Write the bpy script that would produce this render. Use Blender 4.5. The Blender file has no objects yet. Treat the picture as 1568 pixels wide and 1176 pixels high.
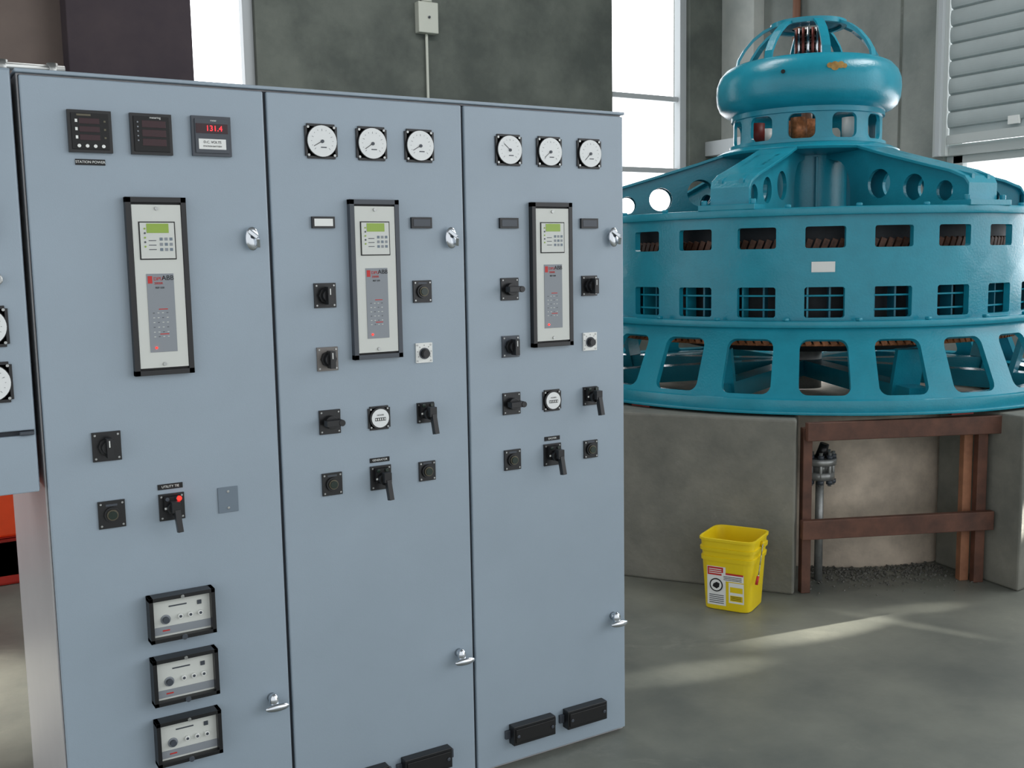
import bpy, bmesh, math, random
from mathutils import Vector, Matrix, Euler
random.seed(4)
D=bpy.data
SC=bpy.context.scene
try:
    SC.view_settings.view_transform='Standard'
    SC.view_settings.look='None'
except Exception: pass

# ------------------------------------------------------------------ materials
def s2l(c):
    return tuple(((x/255)/12.92 if x/255<=.04045 else ((x/255+.055)/1.055)**2.4) for x in c)+(1,)
def mat(name,col,rough=.5,metal=0,var=0,scale=8,bump=0,bscale=60,col2=None,spec=.5,emit=0,detail=6,lo=.32,hi=.68,smudge=None):
    m=D.materials.new(name); m.use_nodes=True
    nt=m.node_tree; b=nt.nodes['Principled BSDF']
    b.inputs['Roughness'].default_value=rough; b.inputs['Metallic'].default_value=metal
    b.inputs['Specular IOR Level'].default_value=spec
    c=s2l(col)
    tc=nt.nodes.new('ShaderNodeTexCoord')
    if var or col2:
        n=nt.nodes.new('ShaderNodeTexNoise'); n.inputs['Scale'].default_value=scale; n.inputs['Detail'].default_value=detail
        n.inputs['Roughness'].default_value=.62
        nt.links.new(tc.outputs['Object'],n.inputs['Vector'])
        r=nt.nodes.new('ShaderNodeValToRGB'); r.color_ramp.elements[0].position=lo; r.color_ramp.elements[1].position=hi
        a=s2l(col2) if col2 else tuple(x*(1-var) for x in c[:3])+(1,)
        z=c if col2 else tuple(min(1,x*(1+var)) for x in c[:3])+(1,)
        r.color_ramp.elements[0].color=a; r.color_ramp.elements[1].color=z
        nt.links.new(n.outputs['Fac'],r.inputs['Fac'])
        out=r.outputs['Color']
        if smudge:
            n3=nt.nodes.new('ShaderNodeTexNoise'); n3.inputs['Scale'].default_value=smudge[1]; n3.inputs['Detail'].default_value=12; n3.inputs['Roughness'].default_value=.75
            n3.inputs['Distortion'].default_value=.6
            nt.links.new(tc.outputs['Object'],n3.inputs['Vector'])
            r3=nt.nodes.new('ShaderNodeValToRGB'); r3.color_ramp.elements[0].position=smudge[2]; r3.color_ramp.elements[1].position=smudge[2]+.12
            r3.color_ramp.elements[0].color=(0,0,0,1); r3.color_ramp.elements[1].color=(smudge[3],)*3+(1,)
            nt.links.new(n3.outputs['Fac'],r3.inputs['Fac'])
            mx=nt.nodes.new('ShaderNodeMix'); mx.data_type='RGBA'
            nt.links.new(r3.outputs['Color'],mx.inputs[0]); nt.links.new(out,mx.inputs[6]); mx.inputs[7].default_value=s2l(smudge[0])
            out=mx.outputs[2]
        nt.links.new(out,b.inputs['Base Color'])
    else: b.inputs['Base Color'].default_value=c
    if bump:
        n2=nt.nodes.new('ShaderNodeTexNoise'); n2.inputs['Scale'].default_value=bscale; n2.inputs['Detail'].default_value=4
        nt.links.new(tc.outputs['Object'],n2.inputs['Vector'])
        bp=nt.nodes.new('ShaderNodeBump'); bp.inputs['Strength'].default_value=bump; bp.inputs['Distance'].default_value=.01
        nt.links.new(n2.outputs['Fac'],bp.inputs['Height']); nt.links.new(bp.outputs['Normal'],b.inputs['Normal'])
    if emit:
        b.inputs['Emission Color'].default_value=c; b.inputs['Emission Strength'].default_value=emit
    return m
PAINT=mat('cabinet_paint',(154,169,181),.34,var=.03,scale=3,bump=.05,bscale=400)
PAINTD=mat('cabinet_frame_dark',(36,42,50),.6)
PANEL_SIDE=mat('cabinet_side_paint',(184,182,182),.35,var=.04,scale=3)
BLACK=mat('black_plastic',(22,23,25),.35)
BLACK2=mat('black_matte',(14,14,15),.6)
DGREY=mat('dark_grey_plastic',(66,72,80),.4)
MGREY=mat('grey_plate',(112,126,138),.4)
TAUPE=mat('taupe_label',(120,116,112),.5)
WHITE=mat('white_plastic',(236,238,234),.4)
CREAM=mat('relay_face',(212,215,209),.45)
RGREY=mat('relay_grey',(140,146,152),.5)
DIAL=mat('dial_white',(232,235,234),.25)
RED=mat('red_print',(196,44,40),.5)
LCD=mat('lcd_green',(138,166,64),.3,emit=.1)
DISP=mat('display_dark_red',(48,10,20),.15)
LEDR=mat('led_red',(255,40,50),.4,emit=2.0)
REDGLOW=mat('lamp_red',(255,30,20),.3,emit=4)
GREENL=mat('green_lens',(28,44,36),.2)
CHROME=mat('chrome',(215,220,225),.18,metal=1)
SCREW=mat('screw_steel',(170,172,170),.35,metal=.9)
BRASS=mat('brass_rim',(96,92,78),.4,metal=.6)
TEAL=mat('teal_paint',(30,146,168),.25,var=.10,scale=5,bump=.12,bscale=90)
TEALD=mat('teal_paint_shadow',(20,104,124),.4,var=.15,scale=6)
CORE=mat('core_dark',(30,36,42),.6,var=.3,scale=20)
COPPER=mat('copper_coils',(92,60,44),.5,metal=.2,var=.5,scale=40)
COPPER_L=mat('copper_coil_ends',(176,112,70),.45,metal=.3,var=.4,scale=40)
COPPER2=mat('slip_ring_copper',(120,62,54),.35,metal=.5)
CONC_B=mat('concrete_back',(112,118,110),.8,col2=(84,90,85),scale=1.6,bump=.3,bscale=25,detail=12,lo=.38,hi=.64,smudge=((150,155,148),1.9,.60,.35))
CONC_R=mat('concrete_right',(152,157,151),.8,col2=(124,131,127),scale=1.2,bump=.2,bscale=25,detail=10,lo=.38,hi=.64,smudge=((176,180,174),2.2,.60,.4))
CONC_L=mat('concrete_left',(128,114,106),.8,col2=(112,100,94),scale=1.2)
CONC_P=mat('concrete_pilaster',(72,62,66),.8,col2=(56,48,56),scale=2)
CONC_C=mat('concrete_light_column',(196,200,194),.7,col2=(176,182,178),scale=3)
CONC_PED=mat('concrete_pedestal',(140,139,129),.8,col2=(110,111,104),scale=3.2,bump=.3,bscale=35,detail=12,smudge=((170,168,158),5,.63,.5))
CONC_DR=mat('concrete_drum',(224,208,188),.8,col2=(172,160,145),scale=4.5,bump=.4,bscale=30,detail=10)
FLOORM=mat('floor_concrete',(132,134,124),.42,col2=(98,102,97),scale=1.0,bump=.12,bscale=20,detail=12,lo=.36,hi=.66,smudge=((158,158,146),1.6,.58,.4))
CEIL=mat('ceiling_grey',(126,128,128),.8,var=.1)
FRAME=mat('window_frame',(186,192,194),.5)
SHUT=mat('shutter_metal',(172,182,182),.5,var=.05,scale=3)
SHUTF=mat('shutter_frame',(196,202,200),.5)
WOOD=mat('stained_timber',(112,74,58),.6,col2=(78,52,42),scale=9)
WOOD2=mat('raw_timber',(172,118,86),.6,col2=(134,90,66),scale=9)
BOXW=mat('junction_white',(206,210,198),.5)
BROWN=mat('conduit_brown',(130,90,70),.6)
YEL=mat('yellow_plastic',(236,208,24),.35,var=.04,scale=5)
ORANGE=mat('orange_paint',(240,78,32),.4,var=.05)
REDB=mat('red_base_paint',(178,44,32),.5,var=.1)
REDD=mat('dark_red_paint',(120,34,26),.5)
GRAVEL=mat('gravel',(124,122,114),.9,col2=(84,84,80),scale=60,bump=.6,bscale=80)
STEEL=mat('flange_steel',(160,162,160),.4,metal=.6,var=.2,scale=20)
RUST=mat('rust_mark',(196,158,80),.5,col2=(150,110,50),scale=30)

# ------------------------------------------------------------------ builder
class B:
    def __init__(s,name,parent=None):
        s.bm=bmesh.new(); s.mats=[]; s.name=name; s.parent=parent; s.M=Matrix.Identity(4)
    def mi(s,m):
        if m not in s.mats: s.mats.append(m)
        return s.mats.index(m)
    def v(s,p): return s.bm.verts.new(s.M@Vector(p))
    def face(s,vs,m,smooth=False):
        try: f=s.bm.faces.new(vs)
        except Exception: return None
        f.material_index=s.mi(m); f.smooth=smooth; return f
    def hull(s,pts,faces,m):
        vs=[s.v(p) for p in pts]
        for f in faces: s.face([vs[i] for i in f],m)
    def box(s,a,b,m):
        x0,x1=sorted((a[0],b[0]));y0,y1=sorted((a[1],b[1]));z0,z1=sorted((a[2],b[2]))
        s.hull([(x0,y0,z0),(x1,y0,z0),(x1,y1,z0),(x0,y1,z0),(x0,y0,z1),(x1,y0,z1),(x1,y1,z1),(x0,y1,z1)],
               [(0,3,2,1),(4,5,6,7),(0,1,5,4),(1,2,6,5),(2,3,7,6),(3,0,4,7)],m)
    def beam(s,p,q,w,h,m,up=(0,0,1)):
        p=Vector(p);q=Vector(q);d=(q-p).normalized();up=Vector(up)
        if abs(d.dot(up))>.95: up=Vector((1,0,0))
        a=d.cross(up).normalized(); b=a.cross(d).normalized()
        pts=[]
        for c in (p,q):
            for i,j in ((-1,-1),(1,-1),(1,1),(-1,1)): pts.append(c+a*w/2*i+b*h/2*j)
        s.hull(pts,[(0,1,2,3),(7,6,5,4),(0,4,5,1),(1,5,6,2),(2,6,7,3),(3,7,4,0)],m)
    def cyl(s,p,q,r,m,r2=None,n=24,smooth=True,cap=True):
        p=Vector(p);q=Vector(q);d=(q-p).normalized();r2=r if r2 is None else r2
        up=Vector((0,0,1)) if abs(d.z)<.9 else Vector((1,0,0))
        a=d.cross(up).normalized(); b=d.cross(a).normalized()
        A=[];C=[]
        for i in range(n):
            t=2*math.pi*i/n; o=a*math.cos(t)+b*math.sin(t)
            A.append(s.v(p+o*r)); C.append(s.v(q+o*r2))
        for i in range(n):
            j=(i+1)%n; s.face([A[i],A[j],C[j],C[i]],m,smooth)
        if cap: s.face(A[::-1],m); s.face(C,m)
    def lathe(s,c,prof,m,n=96,smooth=True,closed=False,a0=0,a1=360):
        full=abs(a1-a0-360)<1e-6
        rings=[]
        N=n if full else n+1
        for r,z in prof:
            rings.append([s.v((c[0]+r*math.cos(math.radians(a0+(a1-a0)*i/n)),c[1]+r*math.sin(math.radians(a0+(a1-a0)*i/n)),c[2]+z)) for i in range(N)])
        K=len(rings)
        for k in range(K if closed else K-1):
            P=rings[k];Q=rings[(k+1)%K]
            for i in range(n):
                j=(i+1)%N; s.face([P[i],P[j],Q[j],Q[i]],m,smooth)
    def tube(s,pts,r,m,n=10):
        for i in range(len(pts)-1): s.cyl(pts[i],pts[i+1],r,m,n=n)
    def holed(s,corners,cen,hole,fn,m,n=40,smooth=False):
        angs=[2*math.pi*i/n for i in range(n)]
        for c in corners: angs.append(math.atan2(c[1]-cen[1],c[0]-cen[0])%(2*math.pi))
        angs=sorted(set(round(a,7) for a in angs))
        O=[];I=[]
        for a in angs:
            dx,dy=math.cos(a),math.sin(a); best=None
            for k in range(len(corners)):
                x1,y1=corners[k];x2,y2=corners[(k+1)%len(corners)]
                ex,ey=x2-x1,y2-y1; den=dx*ey-dy*ex
                if abs(den)<1e-12: continue
                t=((x1-cen[0])*ey-(y1-cen[1])*ex)/den
                w=((x1-cen[0])*dy-(y1-cen[1])*dx)/den
                if t>0 and -1e-6<=w<=1+1e-6 and (best is None or t<best): best=t
            O.append(s.v(fn(cen[0]+dx*best,cen[1]+dy*best)))
            hx,hy=hole(a); I.append(s.v(fn(cen[0]+hx,cen[1]+hy)))
        for i in range(len(angs)):
            j=(i+1)%len(angs); s.face([O[i],O[j],I[j],I[i]],m,smooth)
    def done(s,bevel=0,solid=0,merge=0,off=-1,split=0,seg=2):
        if merge: bmesh.ops.remove_doubles(s.bm,verts=s.bm.verts,dist=merge)
        bmesh.ops.recalc_face_normals(s.bm,faces=s.bm.faces)
        me=D.meshes.new(s.name); s.bm.to_mesh(me); s.bm.free()
        for m in s.mats: me.materials.append(m)
        o=D.objects.new(s.name,me); SC.collection.objects.link(o)
        if s.parent: o.parent=s.parent
        if solid:
            q=o.modifiers.new('solid','SOLIDIFY'); q.thickness=solid; q.offset=off
        if bevel:
            q=o.modifiers.new('bevel','BEVEL'); q.width=bevel; q.segments=seg; q.limit_method='ANGLE'; q.angle_limit=math.radians(50)
        if split:
            q=o.modifiers.new('split','EDGE_SPLIT'); q.split_angle=math.radians(split)
        return o
def empty(name):
    o=D.objects.new(name,None); SC.collection.objects.link(o); o.empty_display_size=.1; return o
def rrect(hx,hy,r=.01,n=None):
    def f(a):
        c,s_=math.cos(a),math.sin(a); ac,as_=abs(c),abs(s_)
        t=min(hx/ac if ac>1e-9 else 1e9, hy/as_ if as_>1e-9 else 1e9)
        x,y=ac*t,as_*t
        if x>hx-r and y>hy-r:
            cx,cy=hx-r,hy-r; bq=ac*cx+as_*cy; t=bq+math.sqrt(max(0,bq*bq-(cx*cx+cy*cy-r*r)))
        return c*t,s_*t
    return f
def text(body,loc,size,m,parent,rot=(math.pi/2,0,0),name='lettering',ext=.0004,sx=1):
    c=D.curves.new(name,'FONT'); c.body=body; c.size=size; c.extrude=ext; c.align_x='CENTER'; c.align_y='CENTER'
    c.materials.append(m); o=D.objects.new(name,c); SC.collection.objects.link(o); o.location=loc; o.rotation_euler=rot; o.scale=(sx,1,1); o.parent=parent; return o

# ------------------------------------------------------------------ camera
f,pitch,roll,head=1590.4,math.radians(6.838),math.radians(.991),math.radians(31.384)
ch,sh=math.cos(head),math.sin(head)
F=Vector((sh*math.cos(pitch),ch*math.cos(pitch),-math.sin(pitch)))
R0=Vector((ch,-sh,0)); U0=R0.cross(F)
R=R0*math.cos(roll)-U0*math.sin(roll); U=R0*math.sin(roll)+U0*math.cos(roll)
cam=D.cameras.new('camera'); cam.sensor_width=36; cam.lens=36*f/1568; cam.clip_start=.05
co=D.objects.new('camera',cam); SC.collection.objects.link(co)
M=Matrix((R,U,-F)).transposed().to_4x4(); M.translation=Vector((0,0,1.75)); co.matrix_world=M
SC.camera=co

# ------------------------------------------------------------------ room
XR,YB,HC=8.48,9.0,5.8
b=B('floor'); b.box((-4,-3,-.15),(XR+.3,YB+.3,0),FLOORM); b.done()
b=B('ceiling'); b.box((-4,-3,HC),(XR+.3,YB+.3,HC+.2),CEIL); b.done()
WZ0,WZ1=1.35,5.3
b=B('wall_back')
T=.28
for x0_,x1_,m in ((-4,2.36,CONC_L),(2.97,6.79,CONC_B),(7.86,XR+.3,CONC_B)):
    b.box((x0_,YB,0),(x1_,YB+T,HC),m)
for x0_,x1_ in ((2.36,2.97),(6.79,7.86)):
    b.box((x0_,YB,0),(x1_,YB+T,WZ0),CONC_B); b.box((x0_,YB,WZ1),(x1_,YB+T,HC),CONC_B)
b.done()
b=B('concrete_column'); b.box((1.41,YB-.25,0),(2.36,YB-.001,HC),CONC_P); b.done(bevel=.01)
def win_back(name,x0_,x1_,mull):
    b=B(name); y0=YB+.10;y1=YB+.16;w=.05
    b.box((x0_,y0,WZ0),(x0_+w,y1,WZ1),FRAME); b.box((x1_-w-.04,y0-.04,WZ0),(x1_,y1,WZ1),FRAME)
    b.box((x0_,y0,WZ0),(x1_,y1,WZ0+w),FRAME); b.box((x0_,y0,WZ1-w),(x1_,y1,WZ1),FRAME)
    for z in mull: b.box((x0_,y0,z-.028),(x1_,y1,z+.028),FRAME)
    b.done(bevel=.004)
win_back('window_1',2.36,2.97,[4.75])
win_back('window_2',6.79,7.86,[2.70,3.48,4.75])
b=B('wall_right')
b.box((XR,6.22,0),(XR+T,YB+T,HC),CONC_R)
b.box((XR,-3,0),(XR+T,6.22,1.35),CONC_R)
b.box((XR,2.4,2.62),(XR+T,6.22,2.72),SHUTF)
b.box((XR,-3,5.3),(XR+T,6.22,HC),CONC_R)
b.box((XR,1.9,1.35),(XR+T,2.4,5.3),CONC_R)
b.box((XR,-3,1.35),(XR+T,-2.4,5.3),CONC_R)
b.box((XR-.006,6.70,0),(XR+.01,6.725,HC),CONC_B)
b.done(bevel=.004)
b=B('light_column'); b.box((XR-.16,8.5,3.02),(XR-.001,8.999,HC),CONC_C); b.box((XR-.40,8.35,2.86),(XR-.001,8.999,3.02),FRAME); b.done(bevel=.006)
b=B('window_3')
for z in (1.35,2.55): b.box((XR+.05,2.4,z),(XR+.12,6.22,z+.07),SHUTF)
for y in (2.4,4.2,6.05): b.box((XR+.05,y,1.35),(XR+.12,y+.10,2.62),SHUTF)
b.done(bevel=.004)
b=B('unseen_light_window')  # out-of-view window, put in to bring more light from the right
for z in (1.35,3.3,5.23): b.box((XR+.05,-2.4,z),(XR+.12,1.9,z+.07),SHUTF)
for y in (-2.4,-1.0,.45,1.8): b.box((XR+.05,y,1.35),(XR+.12,y+.10,5.3),SHUTF)
b.done(bevel=.004)
b=B('trim_1')
b.box((XR-.05,6.16,2.62),(XR-.001,6.30,HC-.02),SHUTF); b.box((XR-.09,6.20,2.62),(XR-.05,6.25,HC-.02),FRAME)
b.done(bevel=.004)
b=B('roller_shutter')
P=.15
N=int((5.3-2.86)/P)
prof=[(XR-.01,2.72),(XR-.01,2.86)]
for k in range(N):
    for t in range(8):
        a=t/8; prof.append((XR-.02-.022*math.sin(math.pi*a)**.6 if a else XR-.005,2.86+P*(k+a)))
vv=[[b.v((x,y,z)) for x,z in prof] for y in (2.3,6.15)]
for i in range(len(prof)-1): b.face([vv[0][i],vv[1][i],vv[1][i+1],vv[0][i+1]],SHUT)
b.box((XR-.05,2.3,2.72),(XR-.012,6.15,2.80),SHUTF)
b.box((XR-.06,5.45,2.83),(XR-.03,5.55,2.90),WHITE)
b.box((XR-.06,4.85,2.83),(XR-.03,4.95,2.90),WHITE)
b.done(solid=.01)
b=B('junction_box_conduit')
b.box((4.495,YB-.09,3.86),(4.70,YB-.002,4.14),BOXW); b.cyl((4.60,YB-.03,2.2),(4.60,YB-.03,3.86),.014,BOXW,n=10)
b.cyl((4.60,YB-.05,4.14),(4.60,YB-.05,4.30),.05,BOXW,n=14); b.cyl((4.60,YB-.11,4.0),(4.60,YB-.09,4.0),.012,DGREY,n=10)
b.done(bevel=.008)
b=B('wall_conduit'); b.cyl((XR-.05,7.99,2.2),(XR-.05,7.99,HC),.04,BROWN,n=14)
for z in (2.6,3.6,4.6): b.box((XR-.10,7.92,z),(XR-.002,8.06,z+.03),BROWN)
b.done()

# ------------------------------------------------------------------ control cabinet
X0,YF,W3,HT=.3481,2.9409,.6398,2.247
cab=empty('control_cabinet')
def fx(u): return X0+u
b=B('cabinet_body',cab)
dp=.88
b.box((X0,YF+.02,0),(X0+3*W3,YF+dp,HT-.004),PANEL_SIDE)
b.box((X0+.004,YF+.012,.02),(X0+3*W3-.004,YF+.021,HT-.01),PAINTD)
b.box((X0-.004,YF+.0,HT-.006),(X0+3*W3+.004,YF+dp,HT+.004),PAINT)
b.done(bevel=.003)
for i in range(3):
    b=B('door_%d'%(i+1),cab)
    g=.0048
    b.box((X0+i*W3+g,YF-.0,.015),(X0+(i+1)*W3-g,YF+.018,HT-.012),PAINT)
    b.done(bevel=.004)
b=B('side_section',cab)
L0,L1=-.72,-.012
b.box((fx(L0),YF+.02,1.165),(fx(L1),YF+.42,2.252),PAINT)
b.box((fx(L0)+.005,YF+.012,1.17),(fx(L1)-.005,YF+.021,2.245),PAINTD)
for x in (fx(L0)+.03,):
    for y in (YF+.06,YF+.38): b.box((x-.025,y-.025,0),(x+.025,y+.025,1.17),PAINTD)
b.box((fx(L1)-.01,YF+.1,1.3),(X0+.002,YF+.3,1.5),PAINTD)
b.done(bevel=.003)
b=B('side_door',cab); b.box((fx(L0),YF,1.330),(fx(L1)-.004,YF+.018,2.245),PAINT); b.box((fx(L0),YF,1.165),(fx(L1)-.004,YF+.018,1.317),PAINT)
b.box((fx(-.055),YF-.014,1.318),(fx(-.02),YF,1.328),DGREY)
b.cyl((fx(-.082),YF-.022,1.722),(fx(-.082),YF,1.722),.015,SCREW,n=16)
b.done(bevel=.003)
b=B('top_conduit',cab); b.cyl((fx(-.7),YF+.1,2.270),(fx(.13),YF+.1,2.270),.011,SCREW,n=12)
for u in (-.05,-.02,.10): b.cyl((fx(u),YF+.1,2.250),(fx(u),YF+.1,2.285),.014,SCREW,n=12)
b.done()

def fb(b,u,z,w,h,d0,d1,m):
    b.box((fx(u-w/2),YF-d1,z-h/2),(fx(u+w/2),YF-d0,z+h/2),m)
def fcy(b,u,z,r,d0,d1,m,r2=None,n=28): b.cyl((fx(u),YF-d0,z),(fx(u),YF-d1,z),r,m,r2=r2,n=n)
def screws(b,u,z,dx,dz,d,r=.004,m=None):
    for i in (-1,1):
        for j in (-1,1): fcy(b,u+i*dx,z+j*dz,r,d,d+.002,m or SCREW,n=10)
def dial(u,z,a=40,r=.043,sz=.1):
    b=B('dial_gauge',cab)
    fb(b,u,z,sz*.86,sz,0,.006,BLACK); fb(b,u,z,sz,sz*.86,0,.006,BLACK)
    fcy(b,u,z,r+.004,.006,.012,BLACK); fcy(b,u,z,r+.002,.012,.0135,DIAL,n=36)
    screws(b,u,z,sz*.40,sz*.40,.006,.004)
    for k in range(13):
        t=math.radians(-45+k*22.5)
        c,s_=math.cos(t),math.sin(t); L=.006 if k%3==0 else .003
        rr=r*.80
        b.beam((fx(u+c*rr),YF-.0138,z+s_*rr),(fx(u+c*(rr-L)),YF-.0138,z+s_*(rr-L)),.0010,.0006,DGREY,up=(0,1,0))
    t=math.radians(180+a)
    b.beam((fx(u),YF-.0145,z),(fx(u+math.cos(t)*r*.7),YF-.0145,z+math.sin(t)*r*.7),.0016,.0008,BLACK2,up=(0,1,0))
    fcy(b,u,z-.001,.005,.0135,.017,DGREY,n=14)
    fb(b,u+.004,z-.018,.018,.003,.0135,.0142,DGREY)
    b.done(bevel=.0012)
z=2.103
for u,a in ((.803,30),(.963,35),(1.123,30),(1.446,-40),(1.604,40),(1.767,45)): dial(u,z,a)
dial(-.113,1.603,r=.045,sz=.105); dial(-.113,1.46,r=.045,sz=.105)
b=B('side_indicator',cab); fb(b,-.124,1.87,.085,.11,0,.02,BLACK); b.done(bevel=.003)

def dmeter(u,z,kind):
    b=B('digital_meter',cab)
    fb(b,u,z,.108,.108,0,.012,DGREY if kind==3 else BLACK); fb(b,u,z,.092,.092,.012,.016,BLACK2 if kind<3 else DGREY)
    if kind==1:
        for k in range(3):
            fb(b,u-.002,z+.026-k*.021,.05,.014,.016,.0165,DISP)
            fb(b,u-.034,z+.026-k*.021,.006,.008,.016,.0165,WHITE)
            fb(b,u+.036,z+.026-k*.021,.005,.005,.016,.0165,BRASS)
        for k in range(4): fcy(b,u-.03+k*.02,z-.038,.0045,.016,.019,WHITE,n=14)
        fb(b,u-.015,z+.041,.035,.005,.016,.0165,BRASS)
    elif kind==2:
        for k in range(3): fb(b,u+.006,z+.026-k*.024,.062,.018,.016,.0165,DISP)
        for k in range(5): fcy(b,u-.036,z+.03-k*.012,.0022,.016,.018,RGREY,n=8)
    else:
        fb(b,u,z+.020,.088,.026,.016,.017,DISP); fb(b,u,z-.022,.075,.028,.016,.0165,WHITE)
    b.done(bevel=.002)
    if kind==3:
        text('131.4',(fx(u+.006),YF-.0175,z+.020),.021,LEDR,cab); text('D.C. VOLTS',(fx(u),YF-.0168,z-.017),.0095,BLACK2,cab); text('STATION BATTERY',(fx(u),YF-.0168,z-.028),.006,BLACK2,cab)
        text('meter',(fx(u+.005),YF-.0165,z+.042),.007,WHITE,cab)
    elif kind==2: text('metering',(fx(u+.01),YF-.0165,z+.043),.008,WHITE,cab)
dmeter(.165,2.10,1); dmeter(.320,2.10,2); dmeter(.481,2.102,3)
def plate(u,z,s,w=.068,h=.015):
    b=B('engraved_label',cab); fb(b,u,z,w,h,0,.003,BLACK2); b.done(); text(s,(fx(u),YF-.0032,z),h*.62,WHITE,cab)
plate(.162,2.022,'STATION POWER',.074); plate(.318,1.136,'UTILITY TIE'); plate(.957,1.137,'GENERATOR',.066,.014); plate(1.603,1.137,'EXCITER',.062,.014)

def relay(u0,u1,z0,z1,steel=False):
    b=B('protection_relay',cab)
    uc=(u0+u1)/2;zc=(z0+z1)/2;w=u1-u0;h=z1-z0
    t=.014
    fm=BLACK if not steel else DGREY
    for (a,c,e,g_) in ((uc,z1-t/2,w,t),(uc,z0+t/2,w,t),(u0+t/2,zc,t,h),(u1-t/2,zc,t,h)): fb(b,a,c,e,g_,0,.022,fm)
    fb(b,uc,zc,w-2*t,h-2*t,0,.014,BLACK2)
    fb(b,uc,zc,w-.030,h-.040,.014,.020,CREAM)
    zt=z1-.066; lw=.096
    fb(b,uc-.001,zt-.050,lw,.102,.020,.022,BLACK2); fb(b,uc-.001,zt-.050,lw-.006,.096,.022,.0235,CREAM)
    fb(b,uc,zt-.017,.058,.025,.0235,.0245,LCD)
    for i in range(3):
        for j in range(3): fb(b,uc+.008+i*.013,zt-.046-j*.014,.008,.008,.0235,.0245,RGREY if (i+j)%2 else MGREY)
    for j in range(5): fcy(b,uc-.034,zt-.018-j*.012,.0026,.0235,.025,DGREY if j%2 else LCD,n=10)
    for j in range(3): fb(b,uc-.015,zt-.05-j*.012,.020,.002,.0235,.024,DGREY)
    ph=.213; pz=z0+.063+ph/2
    fb(b,uc,pz,.072,ph,.020,.0215,RGREY)
    fb(b,uc-.027,pz+ph/2-.016,.012,.020,.0215,.022,RED)
    for k in range(6):
        for j in range(4): fb(b,uc-.022+j*.012,z0+.17-k*.013,.005,.0018,.0215,.022,CREAM if (k+j)%3 else DGREY)
    for k in (0,1): fb(b,uc+.004,z0+.180-k*.068,.024,.0025,.0215,.022,RED)
    fcy(b,uc-.02,z0+.075,.003,.0215,.024,REDGLOW,n=10)
    fcy(b,uc,z1-.030,.005,.020,.024,SCREW,n=12); fcy(b,uc,z0+.030,.005,.020,.024,SCREW,n=12)
    b.done(bevel=.0012)
    text('ABB',(fx(uc+.020),YF-.0220,pz+ph/2-.012),.018,BLACK2,cab); text('DPU',(fx(uc-.005),YF-.0220,pz+ph/2-.014),.013,RED,cab)
    text('2000R',(fx(uc-.005),YF-.0220,pz+ph/2-.026),.009,RED,cab); text('REF 550',(fx(uc-.002),YF-.0220,pz+ph/2-.038),.007,BLACK2,cab)
relay(.239,.398,1.452,1.933); relay(.878,1.039,1.455,1.936,True); relay(1.522,1.683,1.455,1.936)

for u,w_ in ((.799,True),(1.122,False),(1.441,False),(1.764,False)):
    b=B('target_indicator',cab); fb(b,u,1.868,.071,.034,0,.010,BLACK); fb(b,u,1.868,.058,.022,.010,.011,WHITE if w_ else DGREY); b.done(bevel=.0015)

def switch(u,z,kind,sz=.068,pm=None):
    b=B('selector_switch',cab); pm=pm or BLACK
    fb(b,u,z,sz,sz*1.08,0,.006,pm); screws(b,u,z,sz*.40,sz*.43,.006,.003)
    if kind=='knob':
        fcy(b,u,z,.024,.006,.020,BLACK,n=8); fb(b,u+.001,z,.016,.052,.018,.048,BLACK); fcy(b,u,z,.017,.02,.034,BLACK,n=20)
        fb(b,u,z+.012,.003,.018,.048,.0485,WHITE)
    elif kind=='oval':
        fcy(b,u,z,.02,.006,.024,BLACK,n=20); fb(b,u,z,.052,.018,.02,.048,BLACK); fcy(b,u+.022,z,.010,.018,.05,BLACK,n=16)
    elif kind=='lamp':
        fcy(b,u,z,.021,.006,.013,BLACK,n=24); fcy(b,u,z,.015,.013,.018,BRASS,n=24); fcy(b,u,z,.0115,.018,.021,GREENL,n=20)
        fb(b,u,z+.026,.03,.006,.006,.0066,DGREY)
    elif kind in('grip','gripred'):
        fb(b,u,z+.01,.046,.042,.006,.022,BLACK2); fcy(b,u,z,.019,.006,.040,BLACK,n=20)
        fb(b,u,z+.008,.024,.03,.038,.060,BLACK)
        b.beam((fx(u+.002),YF-.052,z),(fx(u+.006),YF-.062,z-.062),.015,.020,BLACK,up=(0,1,0))
        for i in (-1,1): fcy(b,u+i*.014-.002,z+.026,.0055,.022,.027,GREENL if kind=='grip' else DGREY,n=12)
        if kind=='gripred': fcy(b,u+.016,z+.026,.0065,.022,.030,REDGLOW,n=14)
        fb(b,u-.02,z+.0,.008,.006,.022,.023,WHITE)
    elif kind=='white':
        fcy(b,u,z-.002,.015,.006,.024,BLACK,r2=.012,n=20); fcy(b,u,z-.002,.018,.006,.010,DGREY,n=20)
        for k in range(7):
            t=math.radians(-30+k*40); b.beam((fx(u+.022*math.cos(t)),YF-.0065,z+.022*math.sin(t)),(fx(u+.026*math.cos(t)),YF-.0065,z+.026*math.sin(t)),.0015,.0006,BLACK2,up=(0,1,0))
    b.done(bevel=.0018)
switch(.157,1.267,'knob',.074); switch(.159,1.079,'lamp',.070); switch(.319,1.078,'gripred',.070)
b=B('blank_plate',cab); fb(b,.478,1.076,.058,.074,0,.004,MGREY); fcy(b,.478,1.100,.004,.004,.006,SCREW,n=10); fcy(b,.478,1.052,.004,.004,.006,SCREW,n=10); b.done(bevel=.003)
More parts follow.
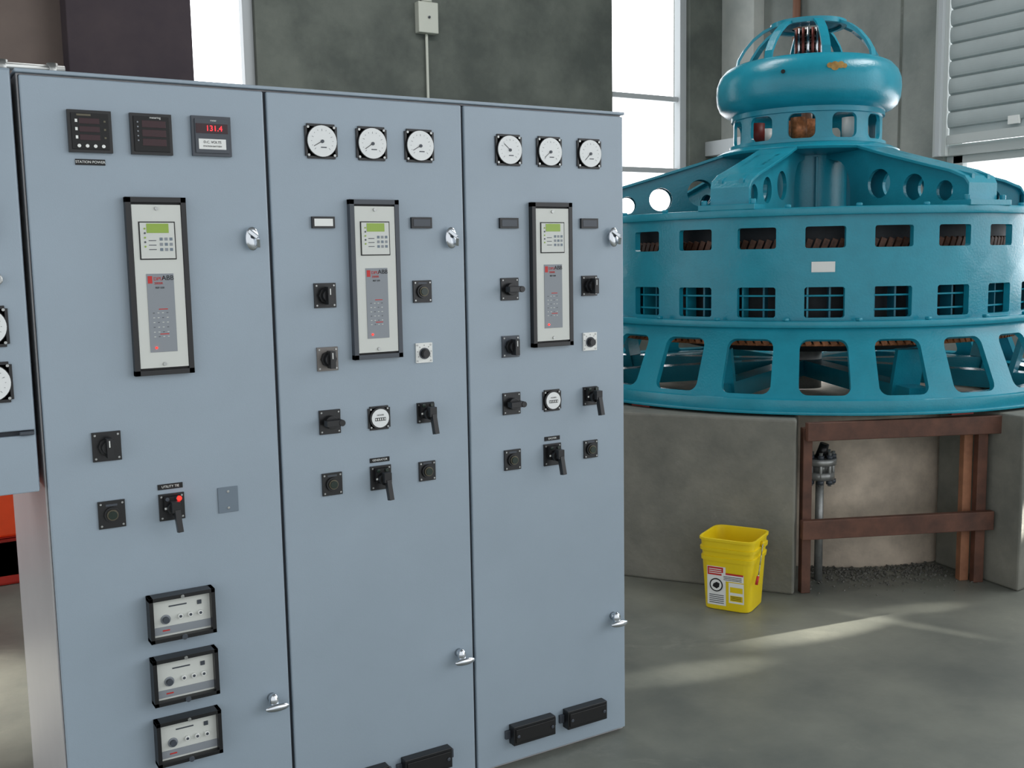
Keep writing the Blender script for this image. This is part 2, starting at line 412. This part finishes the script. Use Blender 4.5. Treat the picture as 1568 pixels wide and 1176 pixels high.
for o,c in ((0,.797),(1,1.441)):
    c2=c+.323; cm=c+.161
    switch(c,1.653,'oval' if o else 'knob'); switch(c2,1.655,'lamp' if not o else 'knob',.064)
    switch(c,1.463,'knob',.066,TAUPE if not o else DGREY); switch(c2,1.462,'white',.058,WHITE)
    switch(c,1.272,'oval'); switch(c2,1.271,'grip',.060)
    switch(c,1.081,'lamp',.064); switch(c2,1.082,'lamp',.058); switch(cm,1.081,'grip',.070)
    b=B('hour_counter',cab); fb(b,cm+.001,1.269,.062,.074,0,.005,BLACK); fb(b,cm+.001,1.269,.074,.062,0,.005,BLACK); fcy(b,cm+.001,1.269,.034,.005,.012,BLACK); fcy(b,cm+.001,1.269,.029,.012,.0135,DIAL)
    fb(b,cm+.001,1.266,.036,.010,.0135,.014,BLACK2)
    for k in range(5): fb(b,cm+.001-.0144+k*.0072,1.266,.004,.006,.014,.0144,WHITE)
    screws(b,cm+.001,1.269,.028,.028,.005,.003); b.done(bevel=.0015)
    text('HOURS',(fx(cm+.001),YF-.0137,1.279),.007,BLACK2,cab)

def upper_latch(u,z):
    b=B('door_latch',cab)
    fcy(b,u,z,.016,0,.014,CHROME,r2=.012,n=24)
    bmesh.ops.create_uvsphere(b.bm,u_segments=24,v_segments=14,radius=1,matrix=Matrix.Translation((fx(u),YF-.018,z))@Matrix.Diagonal((.021,.009,.034,1)))
    b.mi(CHROME)
    for f_ in b.bm.faces: f_.smooth=True
    b.beam((fx(u-.012),YF-.027,z+.022),(fx(u+.010),YF-.040,z+.002),.010,.012,CHROME)
    b.beam((fx(u+.010),YF-.040,z+.002),(fx(u+.014),YF-.030,z-.024),.010,.012,CHROME)
    fcy(b,u-.002,z+.006,.006,.024,.030,DGREY,n=12)
    b.done(bevel=.002)
def lower_latch(u,z):
    b=B('door_handle',cab)
    fcy(b,u-.002,z+.018,.014,0,.02,CHROME,r2=.011,n=20)
    bmesh.ops.create_uvsphere(b.bm,u_segments=24,v_segments=12,radius=1,matrix=Matrix.Translation((fx(u-.002),YF-.024,z+.014))@Matrix.Diagonal((.015,.013,.024,1)))
    bmesh.ops.create_uvsphere(b.bm,u_segments=24,v_segments=12,radius=1,matrix=Matrix.Translation((fx(u+.004),YF-.034,z-.004))@Matrix.Diagonal((.038,.011,.013,1)))
    b.mi(CHROME)
    for f_ in b.bm.faces: f_.smooth=True
    b.done()
for k in range(3): upper_latch(.580+k*W3,1.821); lower_latch(.581+k*W3,.437)

def test_block(z0,z1):
    b=B('test_switch_panel',cab); u0,u1=.234,.416; uc=(u0+u1)/2;zc=(z0+z1)/2;w=u1-u0;h=z1-z0;t=.011
    for (a,c,e,g_) in ((uc,z1-t/2,w,t),(uc,z0+t/2,w,t),(u0+t/2,zc,t,h),(u1-t/2,zc,t,h)): fb(b,a,c,e,g_,0,.042,BLACK)
    fb(b,uc,zc,w-2*t,h-2*t,0,.022,CREAM)
    fb(b,uc,z0+.028,w-2*t,.022,.022,.024,RGREY)
    for k in range(3): fcy(b,uc-.005+k*.028,zc-.002,.007,.022,.030,WHITE,n=14)
    for k in range(3): fcy(b,uc-.005+k*.028,zc-.002,.004,.030,.032,DGREY,n=10)
    fcy(b,uc-.045,zc-.006,.014,.022,.024,RGREY,n=20); fcy(b,uc-.045,zc-.006,.009,.024,.034,DGREY,n=16)
    fb(b,uc+.05,zc+.028,.012,.012,.022,.025,DGREY); fb(b,uc-.045,z0+.028,.02,.004,.024,.025,RED); fb(b,uc-.01,zc+.030,.05,.004,.022,.023,DGREY)
    fcy(b,uc,z0+t*.6,.008,.042,.047,DGREY,n=12); fcy(b,uc,z1-t*.6,.005,.042,.045,SCREW,n=12)
    b.done(bevel=.003)
test_block(.704,.834); test_block(.520,.655); test_block(.341,.472)
for u in (.856,1.083,1.495,1.720):
    b=B('test_block_cover',cab); z=.121 if u>1.3 else .115
    fb(b,u,z,.172,.068,0,.034,BLACK); fb(b,u,z,.158,.048,.034,.038,BLACK2); fb(b,u-.094,z,.02,.03,0,.01,DGREY); fb(b,u+.094,z,.02,.03,0,.01,DGREY)
    fcy(b,u-.07,z,.006,.038,.042,DGREY,n=12); fcy(b,u+.07,z,.006,.038,.042,DGREY,n=12)
    b.done(bevel=.006)

# ------------------------------------------------------------------ generator
GX,GY=5.202,4.831; A0=222.74
gen=empty('hydro_generator')
def pol(r,phi,z): t=math.radians(A0+phi); return (GX+r*math.cos(t),GY+r*math.sin(t),z)
RS=1.36; NW=24; DA=360/NW; PH0=4.6
b=B('stator_frame',gen)
for k in range(NW):
    pc=PH0+k*DA
    for z0,z1,w0,w1,hw in ((1.66,1.955,1.782,1.895,4.35),(1.385,1.66,1.415,1.577,4.35)):
        cz=(w0+w1)/2; K=.02
        fn=lambda u,v: pol(RS,u/K,v)
        b.holed([((pc-DA/2)*K,z0),((pc+DA/2)*K,z0),((pc+DA/2)*K,z1),((pc-DA/2)*K,z1)],(pc*K,cz),rrect(hw*K,(w1-w0)/2,.010),fn,TEAL,n=64,smooth=True)
b.done(solid=.035,merge=.0006,split=30)
b=B('stator_skirt',gen)
def rsk(z): return 1.405+(1.372-z)/.372*.165
for k in range(NW):
    pc=PH0-.3+k*DA; K=.026
    fn=lambda u,v: pol(rsk(v),u/K,v)
    b.holed([((pc-DA/2)*K,1.0),((pc+DA/2)*K,1.0),((pc+DA/2)*K,1.372),((pc-DA/2)*K,1.372)],(pc*K,1.165),rrect(4.85*K,.140,.045),fn,TEAL,n=64,smooth=True)
b.done(solid=.03,merge=.0006,split=30)
b=B('stator_flanges',gen)
def ringbox(r0,r1,z0,z1,m,n=144): b.lathe((GX,GY,0),[(r0,z0),(r1,z0),(r1,z1),(r0,z1)],m,n=n,smooth=True,closed=True)
ringbox(1.26,1.40,1.953,1.995,TEAL); ringbox(1.30,1.44,1.365,1.400,TEAL)
ringbox(1.40,1.60,.935,1.005,TEAL); ringbox(1.45,1.615,.928,.945,TEAL)
for k in range(24):
    p=pol(1.375,k*15-3.5,1.995); b.cyl(p,(p[0],p[1],2.012),.018,TEAL,n=6)
    p=pol(1.42,k*15-3.5,1.40); b.box((p[0]-.014,p[1]-.014,1.40),(p[0]+.014,p[1]+.014,1.416),TEAL)
b.done(bevel=.005,split=40)
b=B('stator_core',gen)
b.lathe((GX,GY,0),[(1.20,1.36),(1.20,1.92)],CORE,n=72)
b.lathe((GX,GY,0),[(.95,1.30),(1.20,1.30),(1.20,1.36)],CORE,n=72)
for k in range(72):
    t=math.radians(A0+k*5)
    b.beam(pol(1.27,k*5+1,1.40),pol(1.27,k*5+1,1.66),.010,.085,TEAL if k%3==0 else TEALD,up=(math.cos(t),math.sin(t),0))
for z in (1.455,1.53): b.lathe((GX,GY,0),[(1.308,z-.005),(1.32,z-.005),(1.32,z+.005),(1.308,z+.005)],TEAL,n=96,closed=True)
for k in range(180):
    b.beam(pol(1.23,k*2,1.74),pol(1.23,k*2+1.6,1.830),.014,.03,COPPER)
    b.beam(pol(1.27,k*2,1.335),pol(1.27,k*2+1.6,1.262),.014,.03,COPPER_L)
b.lathe((GX,GY,0),[(1.22,1.255),(1.27,1.255),(1.27,1.268),(1.22,1.268)],COPPER_L,n=96,closed=True)
b.done()
b=B('rotor',gen)
b.lathe((GX,GY,0),[(.0,1.18),(.75,1.18),(.95,1.25),(.95,1.9),(0,1.9)],CORE,n=60)
b.cyl((GX,GY,.88),(GX,GY,1.2),.12,STEEL,n=28)
for k in range(8):
    ph=-20+k*45
    b.beam(pol(.1,ph,1.02),pol(1.42,ph,.99),.12,.10,TEAL)
    b.beam(pol(1.25,ph,.96),pol(1.32,ph,1.24),.16,.03,TEAL,up=(math.cos(math.radians(A0+ph)),math.sin(math.radians(A0+ph)),0))
b.done()
b=B('upper_bracket_hub',gen)
b.lathe((GX,GY,0),[(.265,1.96),(.265,2.36),(.30,2.40)],TEAL,n=64)
b.lathe((GX,GY,0),[(.27,2.36),(.50,2.365),(.56,2.375),(.57,2.39),(.52,2.415),(.48,2.425),(.46,2.44),(0,2.44)],TEAL,n=80)
b.lathe((GX,GY,0),[(.275,1.99),(.33,1.99),(.33,2.01),(.275,2.01)],TEAL,n=64,closed=True)
for k in range(6):
    ph=13+k*60; t=math.radians(A0+ph)
    b.beam(pol(.275,ph,2.0),pol(.275,ph,2.35),.014,.05,TEAL,up=(math.cos(t),math.sin(t),0))
b.done(bevel=.004,split=40)
arms=[-17,-77,43,103,163,-137]
b=B('bracket_arm_webs',gen)
def ztop(r): return 2.40 if r<.5 else 2.40-(r-.5)/.82*.235
for ph in arms:
    for sgn in (-1,1):
        t=math.radians(A0+ph); off=.06*sgn
        def fn(u,v): return (GX+u*math.cos(t)-off*math.sin(t),GY+u*math.sin(t)+off*math.cos(t),v)
        cells=[(.50,.815,.685,2.155,.085),(.815,1.05,.94,2.118,.074),(1.05,1.25,1.155,2.085,.055)]
        for a,c,hc,hz,hr in cells:
            b.holed([(a,1.995),(c,1.995),(c,ztop(c)),(a,ztop(a))],(hc,hz),lambda q,hr=hr:(hr*math.cos(q),hr*math.sin(q)),fn,TEAL,n=32)
        arc=[(.50,1.995),(.46,1.995)]+[(.33+.13*math.sin(q_),2.12+.20*math.cos(q_)) for q_ in [math.pi/2*(1-i/8) for i in range(9)]]+[(.25,2.34),(.25,2.40),(.50,2.40)]
        b.face([b.v(fn(*p)) for p in arc],TEAL)
        b.face([b.v(fn(*p)) for p in ((1.25,1.995),(1.33,1.995),(1.33,ztop(1.33)),(1.25,ztop(1.25)))],TEAL)
b.done(solid=.022,off=0)
b=B('bracket_arm_flanges',gen)
for ph in arms:
    t=math.radians(A0+ph)
    def q(r,w,z): return (GX+r*math.cos(t)-w*math.sin(t),GY+r*math.sin(t)+w*math.cos(t),z)
    prof=[(.30,2.405,.09),(.50,2.405,.115),(.72,ztop(.72),.12),(1.0,ztop(1.0),.12),(1.22,ztop(1.22)+.002,.12),(1.32,ztop(1.32)-.012,.115),(1.345,ztop(1.32)-.05,.11),(1.345,1.995,.11)]
    th=.016; V=[]
    for r,z,w in prof: V.append([b.v(q(r,-w,z)),b.v(q(r,w,z)),b.v(q(r-.006,w,z-th)),b.v(q(r-.006,-w,z-th))])
    for i in range(len(V)-1):
        P_,Q_=V[i],V[i+1]
        for k in range(4): b.face([P_[k],P_[(k+1)%4],Q_[(k+1)%4],Q_[k]],TEAL)
    b.face(V[0],TEAL); b.face(V[-1][::-1],TEAL)
    b.beam(q(1.22,0,2.008),q(1.40,0,2.008),.32,.03,TEAL)
    for sgn in (-1,1):
        p=q(1.36,sgn*.138,2.02); b.cyl(p,(p[0],p[1],p[2]+.03),.018,TEAL,n=6)
b.done(bevel=.006)
b=B('exciter_housing',gen)
NE=11
for k in range(NE):
    st=360/NE
    pc=-3.5+k*st; K=.0080
    fn=lambda u,v: pol(.46,u/K,v)
    b.holed([((pc-st/2)*K,2.43),((pc+st/2)*K,2.43),((pc+st/2)*K,2.625),((pc-st/2)*K,2.625)],(pc*K,2.522),rrect(10.2*K,.074,.04),fn,TEAL,n=48,smooth=True)
b.done(solid=.02,merge=.0005,split=30)
b=B('exciter_dome',gen)
b.lathe((GX,GY,0),[(.44,2.60),(.475,2.605),(.475,2.635),(.515,2.648),(.548,2.675),(.566,2.72),(.571,2.775),(.568,2.83),(.55,2.88),(.515,2.92),(.47,2.942),(.43,2.95),(.41,2.945),(.41,2.90)],TEAL,n=96)
b.lathe((GX,GY,0),[(.44,2.425),(.485,2.425),(.485,2.445),(.44,2.445)],TEAL,n=80,closed=True)
b.lathe((GX,GY,0),[(.205,3.175),(.235,3.175),(.235,3.205),(.205,3.205)],TEAL,n=48,closed=True)
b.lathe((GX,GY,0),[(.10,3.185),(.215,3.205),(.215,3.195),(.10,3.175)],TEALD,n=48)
for k in range(8):
    ph=k*45+14; w=.052
    prof=[(.455,2.935),(.445,2.99),(.41,3.05),(.355,3.115),(.29,3.165),(.225,3.195)]
    V=[]
    for i,(r,z) in enumerate(prof):
        t=math.radians(A0+ph); c_,s_=math.cos(t),math.sin(t)
        def q(rr,ww,zz): return (GX+rr*c_-ww*s_,GY+rr*s_+ww*c_,zz)
        V.append([b.v(q(r,-w/2,z)),b.v(q(r,w/2,z)),b.v(q(r-.012,w/2,z-.012)),b.v(q(r-.012,-w/2,z-.012))])
    for i in range(len(V)-1):
        for kk in range(4): b.face([V[i][kk],V[i][(kk+1)%4],V[i+1][(kk+1)%4],V[i+1][kk]],TEAL)
b.cyl(pol(.555,-14,2.83),pol(.575,-14,2.83),.012,BLACK2,n=14)
b.done(split=50)
b=B('slip_rings',gen)
b.cyl((GX,GY,2.44),(GX,GY,3.18),.035,STEEL,n=20)
for k in range(6): b.cyl((GX,GY,2.97+k*.035),(GX,GY,2.985+k*.035),.078,BLACK2,n=28)
for k in range(16):
    b.cyl(pol(.075,k*22.5,2.95),pol(.075,k*22.5,3.17),.010,COPPER2 if k%2 else CHROME,n=8)
b.cyl((GX,GY,2.44),(GX,GY,2.60),.13,COPPER_L,n=40)
for k in range(6): b.cyl(pol(.33,k*60-8,2.45),pol(.33,k*60-8,2.585),.05,(COPPER_L,WHITE,REDD)[k%3],n=20)
b.done()
def patch(name,r,ph,z,w,h,m,nseg=6):
    b=B(name,gen); dph=math.degrees(w/r)
    V=[[b.v(pol(r,ph-dph/2+dph*i/nseg,z+j*h/2)) for j in (-1,1)] for i in range(nseg+1)]
    for i in range(nseg): b.face([V[i][0],V[i+1][0],V[i+1][1],V[i][1]],m)
    b.done(solid=.002,off=1)
patch('sticker',RS+.003,4.2,1.683,.12,.055,WHITE)
b=B('rust_spot',gen); t0=16
for (dx,dz,rr) in ((0,0,.026),(.035,.006,.020),(-.03,.004,.016),(.058,0,.014)):
    b.cyl(pol(.555,t0+math.degrees(dx/.57),2.845+dz),pol(.5705,t0+math.degrees(dx/.57),2.845+dz),rr,RUST,n=16)
b.done()
b=B('base_shims',gen)
for ph in (-33,-50,30,60,100,140,180,-80,-120): b.beam(pol(1.45,ph,.925),pol(1.60,ph,.925),.13,.014,REDD)
b.done()

# ------------------------------------------------------------------ pedestal
def aP(r,a,z=0): t=math.radians(a); return (GX+r*math.cos(t),GY+r*math.sin(t),z)
PZ=.915
b=B('concrete_pedestal')
angs=[260.8,292,322,352,382,412,442,472,502,528,552,582]
Ro=[1.77]+[1.79]*9+[1.82,1.70]
In=1.20
vo=[];vi=[]
for a,r in zip(angs,Ro):
    vo.append((b.v(aP(r,a,0)),b.v(aP(r,a,PZ)))); vi.append((b.v(aP(In,a,0)),b.v(aP(In,a,PZ))))
for i in range(len(angs)-1):
    b.face([vo[i][0],vo[i+1][0],vo[i+1][1],vo[i][1]],CONC_PED)
    b.face([vi[i][0],vi[i+1][0],vi[i+1][1],vi[i][1]],CONC_PED)
    b.face([vo[i][1],vo[i+1][1],vi[i+1][1],vi[i][1]],CONC_PED)
    b.face([vo[i][0],vo[i+1][0],vi[i+1][0],vi[i][0]],CONC_PED)
for i in (0,-1): b.face([vo[i][0],vo[i][1],vi[i][1],vi[i][0]],CONC_PED)
b.lathe((GX,GY,0),[(1.17,0),(1.17,PZ-.06),(0,PZ-.06)],CONC_DR,n=64)
b.done(bevel=.012)
A_=Vector((4.02,3.70,0)); B_=Vector((4.93,3.30,0))
b=B('timber_guard_frame')
d=(B_-A_).normalized()
n=Vector((d.y,-d.x,0))*.045
b.beam(A_+Vector((0,0,0)),A_+Vector((0,0,.87)),.045,.05,WOOD,up=(d.x,d.y,0))
b.beam(B_-d*.03,B_-d*.03+Vector((0,0,.87)),.045,.055,WOOD,up=(d.x,d.y,0))
b.beam(B_-d*.085-n,B_-d*.085-n+Vector((0,0,.87)),.045,.05,WOOD2,up=(d.x,d.y,0))
b.beam(A_-d*.02+n+Vector((0,0,.855)),B_+d*.10+n+Vector((0,0,.855)),.04,.095,WOOD)
b.beam(A_-d*.04+n+Vector((0,0,.345)),B_+d*.02+n+Vector((0,0,.345)),.04,.10,WOOD)
b.done(bevel=.004)
b=B('flanged_pipe')
px,py=4.265,3.80
b.cyl((px-.03,py,0),(px-.03,py,.56),.022,STEEL,n=16); b.cyl((px-.03,py,.56),(px-.03,py,.60),.075,STEEL,n=24)
b.cyl((px-.03,py,.60),(px-.03,py,.64),.045,STEEL,n=20); b.cyl((px-.03,py,.64),(px-.03,py,.675),.085,STEEL,n=24)
for k in range(8):
    t=k*math.pi/4; x,y=px-.03+.066*math.cos(t),py+.066*math.sin(t)
    b.cyl((x,y,.53),(x,y,.71),.010,STEEL,n=8); b.cyl((x,y,.675),(x,y,.695),.018,DGREY,n=6); b.cyl((x,y,.54),(x,y,.56),.018,DGREY,n=6)
b.cyl((px-.03,py,.67),(px-.02,py-.02,.75),.03,BLACK,r2=.024,n=16)
b.done()
b=B('gravel_spill')
for k in range(900):
    a=random.uniform(224,259); r=1.18+abs(random.gauss(0,.16))
    if r>1.7: continue
    x,y,_=aP(r,a); s_=random.uniform(.0015,.007)*(1.25-(r-1.18))
    b.M=Matrix.Translation((x,y,s_*.5))@Euler((random.random()*3,random.random()*3,0)).to_matrix().to_4x4()
    b.box((-s_,-s_*.8,-s_*.6),(s_,s_*.8,s_*.6),GRAVEL)
b.M=Matrix.Identity(4)
b.done()

# ------------------------------------------------------------------ bucket
bk=empty('plastic_bucket'); bk.location=(3.588,3.765,0)
bk.rotation_euler=(0,0,math.radians(-62))
def rsq(h,p,n=48):
    out=[]
    for i in range(n):
        a=2*math.pi*i/n+math.pi/n; c,s_=math.cos(a),math.sin(a); r=h/((abs(c))**p+(abs(s_))**p)**(1/p); out.append((r*c,r*s_))
    return out
b=B('bucket_shell',bk)
prof=[(.0,.112),(.004,.117),(.25,.131),(.252,.137),(.272,.138),(.274,.132),(.30,.134),(.302,.142),(.318,.143),(.320,.136),(.352,.138),(.354,.145),(.366,.145),(.368,.139),(.366,.134),(.30,.128),(.02,.110)]
Rg=[[b.v((x,y,z)) for x,y in rsq(h,7)] for z,h in prof]
for i in range(len(Rg)-1):
    for k in range(48): b.face([Rg[i][k],Rg[i][(k+1)%48],Rg[i+1][(k+1)%48],Rg[i+1][k]],YEL,True)
b.face(Rg[0][::-1],YEL); b.face(Rg[-1],YEL)
b.done(split=40)
b=B('bucket_label',bk)
def yy(z): return -(.117+(z-.004)/.246*.014)
def lf(x0,x1,z0,z1,m,d=.001):
    b.face([b.v(p) for p in ((x0,yy(z0)-d,z0),(x1,yy(z0)-d,z0),(x1,yy(z1)-d,z1),(x0,yy(z1)-d,z1))],m)
lf(-.095,.0,.025,.225,WHITE,.0012); lf(-.092,-.012,.180,.222,RED,.002)
lf(-.02,.092,.155,.195,WHITE,.0024); lf(.0,.09,.188,.197,RED,.003)
lf(.015,.092,.045,.150,WHITE,.0012); lf(.022,.086,.10,.128,YEL,.002); lf(.022,.086,.055,.085,YEL,.002)
for k in range(5): lf(-.085,-.01,.035+k*.010,.039+k*.010,DGREY,.002)
for k in range(3): lf(-.085,-.02,.189+k*.010,.193+k*.010,WHITE,.003)
for k in range(3): lf(-.01,.082,.161+k*.008,.164+k*.008,BLACK2,.0035)
for k in range(3): lf(.026,.08,.062+k*.008,.065+k*.008,BLACK2,.0035)
def disc(r,d,m): b.face([b.v((-.048+r*math.cos(2*math.pi*k/24),yy(.13)-d,.13+r*math.sin(2*math.pi*k/24))) for k in range(24)],m)
disc(.034,.004,BLACK2); disc(.028,.005,WHITE)
b.face([b.v((x,yy(.13)-.006,z)) for x,z in ((-.066,.122),(-.045,.112),(-.032,.122),(-.030,.140),(-.045,.146),(-.062,.136))],BLACK2)
b.done()
b=B('bucket_handle',bk)
pts=[(.148,.0,.33)]+[(.151,-.02-.02*k,.33-.045*k) for k in range(4)]+[(.145,-.10,.16)]
b.tube(pts,.003,SCREW,n=8); b.cyl((.138,0,.33),(.156,0,.33),.014,YEL,n=12); b.cyl((.150,-.085,.19),(.146,-.10,.15),.007,RED,n=10)
b.done()

# ------------------------------------------------------------------ orange unit behind left
b=B('orange_pump_cart')
b.box((-.45,6.3,.26),(.60,6.9,.85),ORANGE); b.box((-.5,6.25,.0),(-.35,6.95,.26),REDB); b.box((.25,6.25,.0),(.64,6.95,.26),REDB); b.box((-.5,6.25,.04),(.64,6.30,.26),REDB)
b.box((-.2,6.4,.85),(.3,6.8,1.0),REDD); b.tube([(-.4,6.4,.85),(-.4,6.4,1.1),(.5,6.4,1.1),(.5,6.4,.85)],.018,REDD)
b.done(bevel=.015)

# ------------------------------------------------------------------ light
w=D.worlds.new('world'); SC.world=w; w.use_nodes=True; nt=w.node_tree
bg=nt.nodes['Background']
tc=nt.nodes.new('ShaderNodeTexCoord'); vm=nt.nodes.new('ShaderNodeVectorMath'); vm.operation='DOT_PRODUCT'
vm.inputs[1].default_value=(.70,.70,.12); nt.links.new(tc.outputs['Generated'],vm.inputs[0])
mr=nt.nodes.new('ShaderNodeMapRange'); mr.inputs['From Min'].default_value=-.5; mr.inputs['From Max'].default_value=.6; mr.inputs['To Min'].default_value=1.05; mr.inputs['To Max'].default_value=4.5
nt.links.new(vm.outputs['Value'],mr.inputs['Value']); nt.links.new(mr.outputs['Result'],bg.inputs['Strength'])
bg.inputs['Color'].default_value=(.94,.97,1,1)
def area(name,loc,tgt,e,sx,sy,col=(1,1,1)):
    l=D.lights.new(name,'AREA'); l.shape='RECTANGLE'; l.size=sx; l.size_y=sy; l.energy=e; l.color=col
    o=D.objects.new(name,l); SC.collection.objects.link(o); o.location=loc
    o.rotation_euler=(Vector(tgt)-Vector(loc)).to_track_quat('-Z','Y').to_euler()
area('overhead_fill_light',(7.0,2.6,5.7),(6.4,3.6,0),110,2.5,1.2)  # added fill light without a fixture, brightens the generator side
area('overhead_fill_light.001',(3.6,5.9,5.7),(3.8,7.5,0),80,2.5,1.2)  # added fill light without a fixture, lifts the dark back wall
l=D.lights.new('interior_fill_light','POINT'); l.energy=9; l.shadow_soft_size=.15; o=D.objects.new('interior_fill_light',l); SC.collection.objects.link(o); o.location=(GX+.5,GY+.55,1.09)  # added fill light, brightens the inside seen through the skirt openings
def spot(name,loc,tgt,e,ang,blend=.5,col=(1,.95,.85)):
    l=D.lights.new(name,'SPOT'); l.energy=e; l.spot_size=math.radians(ang); l.spot_blend=blend; l.color=col; l.shadow_soft_size=.02
    o=D.objects.new(name,l); SC.collection.objects.link(o); o.location=loc
    o.rotation_euler=(Vector(tgt)-Vector(loc)).to_track_quat('-Z','Y').to_euler()
spot('sun_glint',(8.3,2.5,1.35),(3.68,3.27,0),5000,3.6,1)
spot('sun_glint.001',(5.75,-.8,.55),(4.08,3.05,0),2600,1.5,1)
spot('sun_glint.002',(8.3,1.8,1.5),(2.83,3.22,0),3200,2.6,1)
spot('sun_glint.003',(8.3,1.7,1.2),(4.30,3.20,0),1500,2.4,1)
spot('sun_glint.004',(-2.0,8.0,3.2),(.15,4.7,0),2600,13,1)
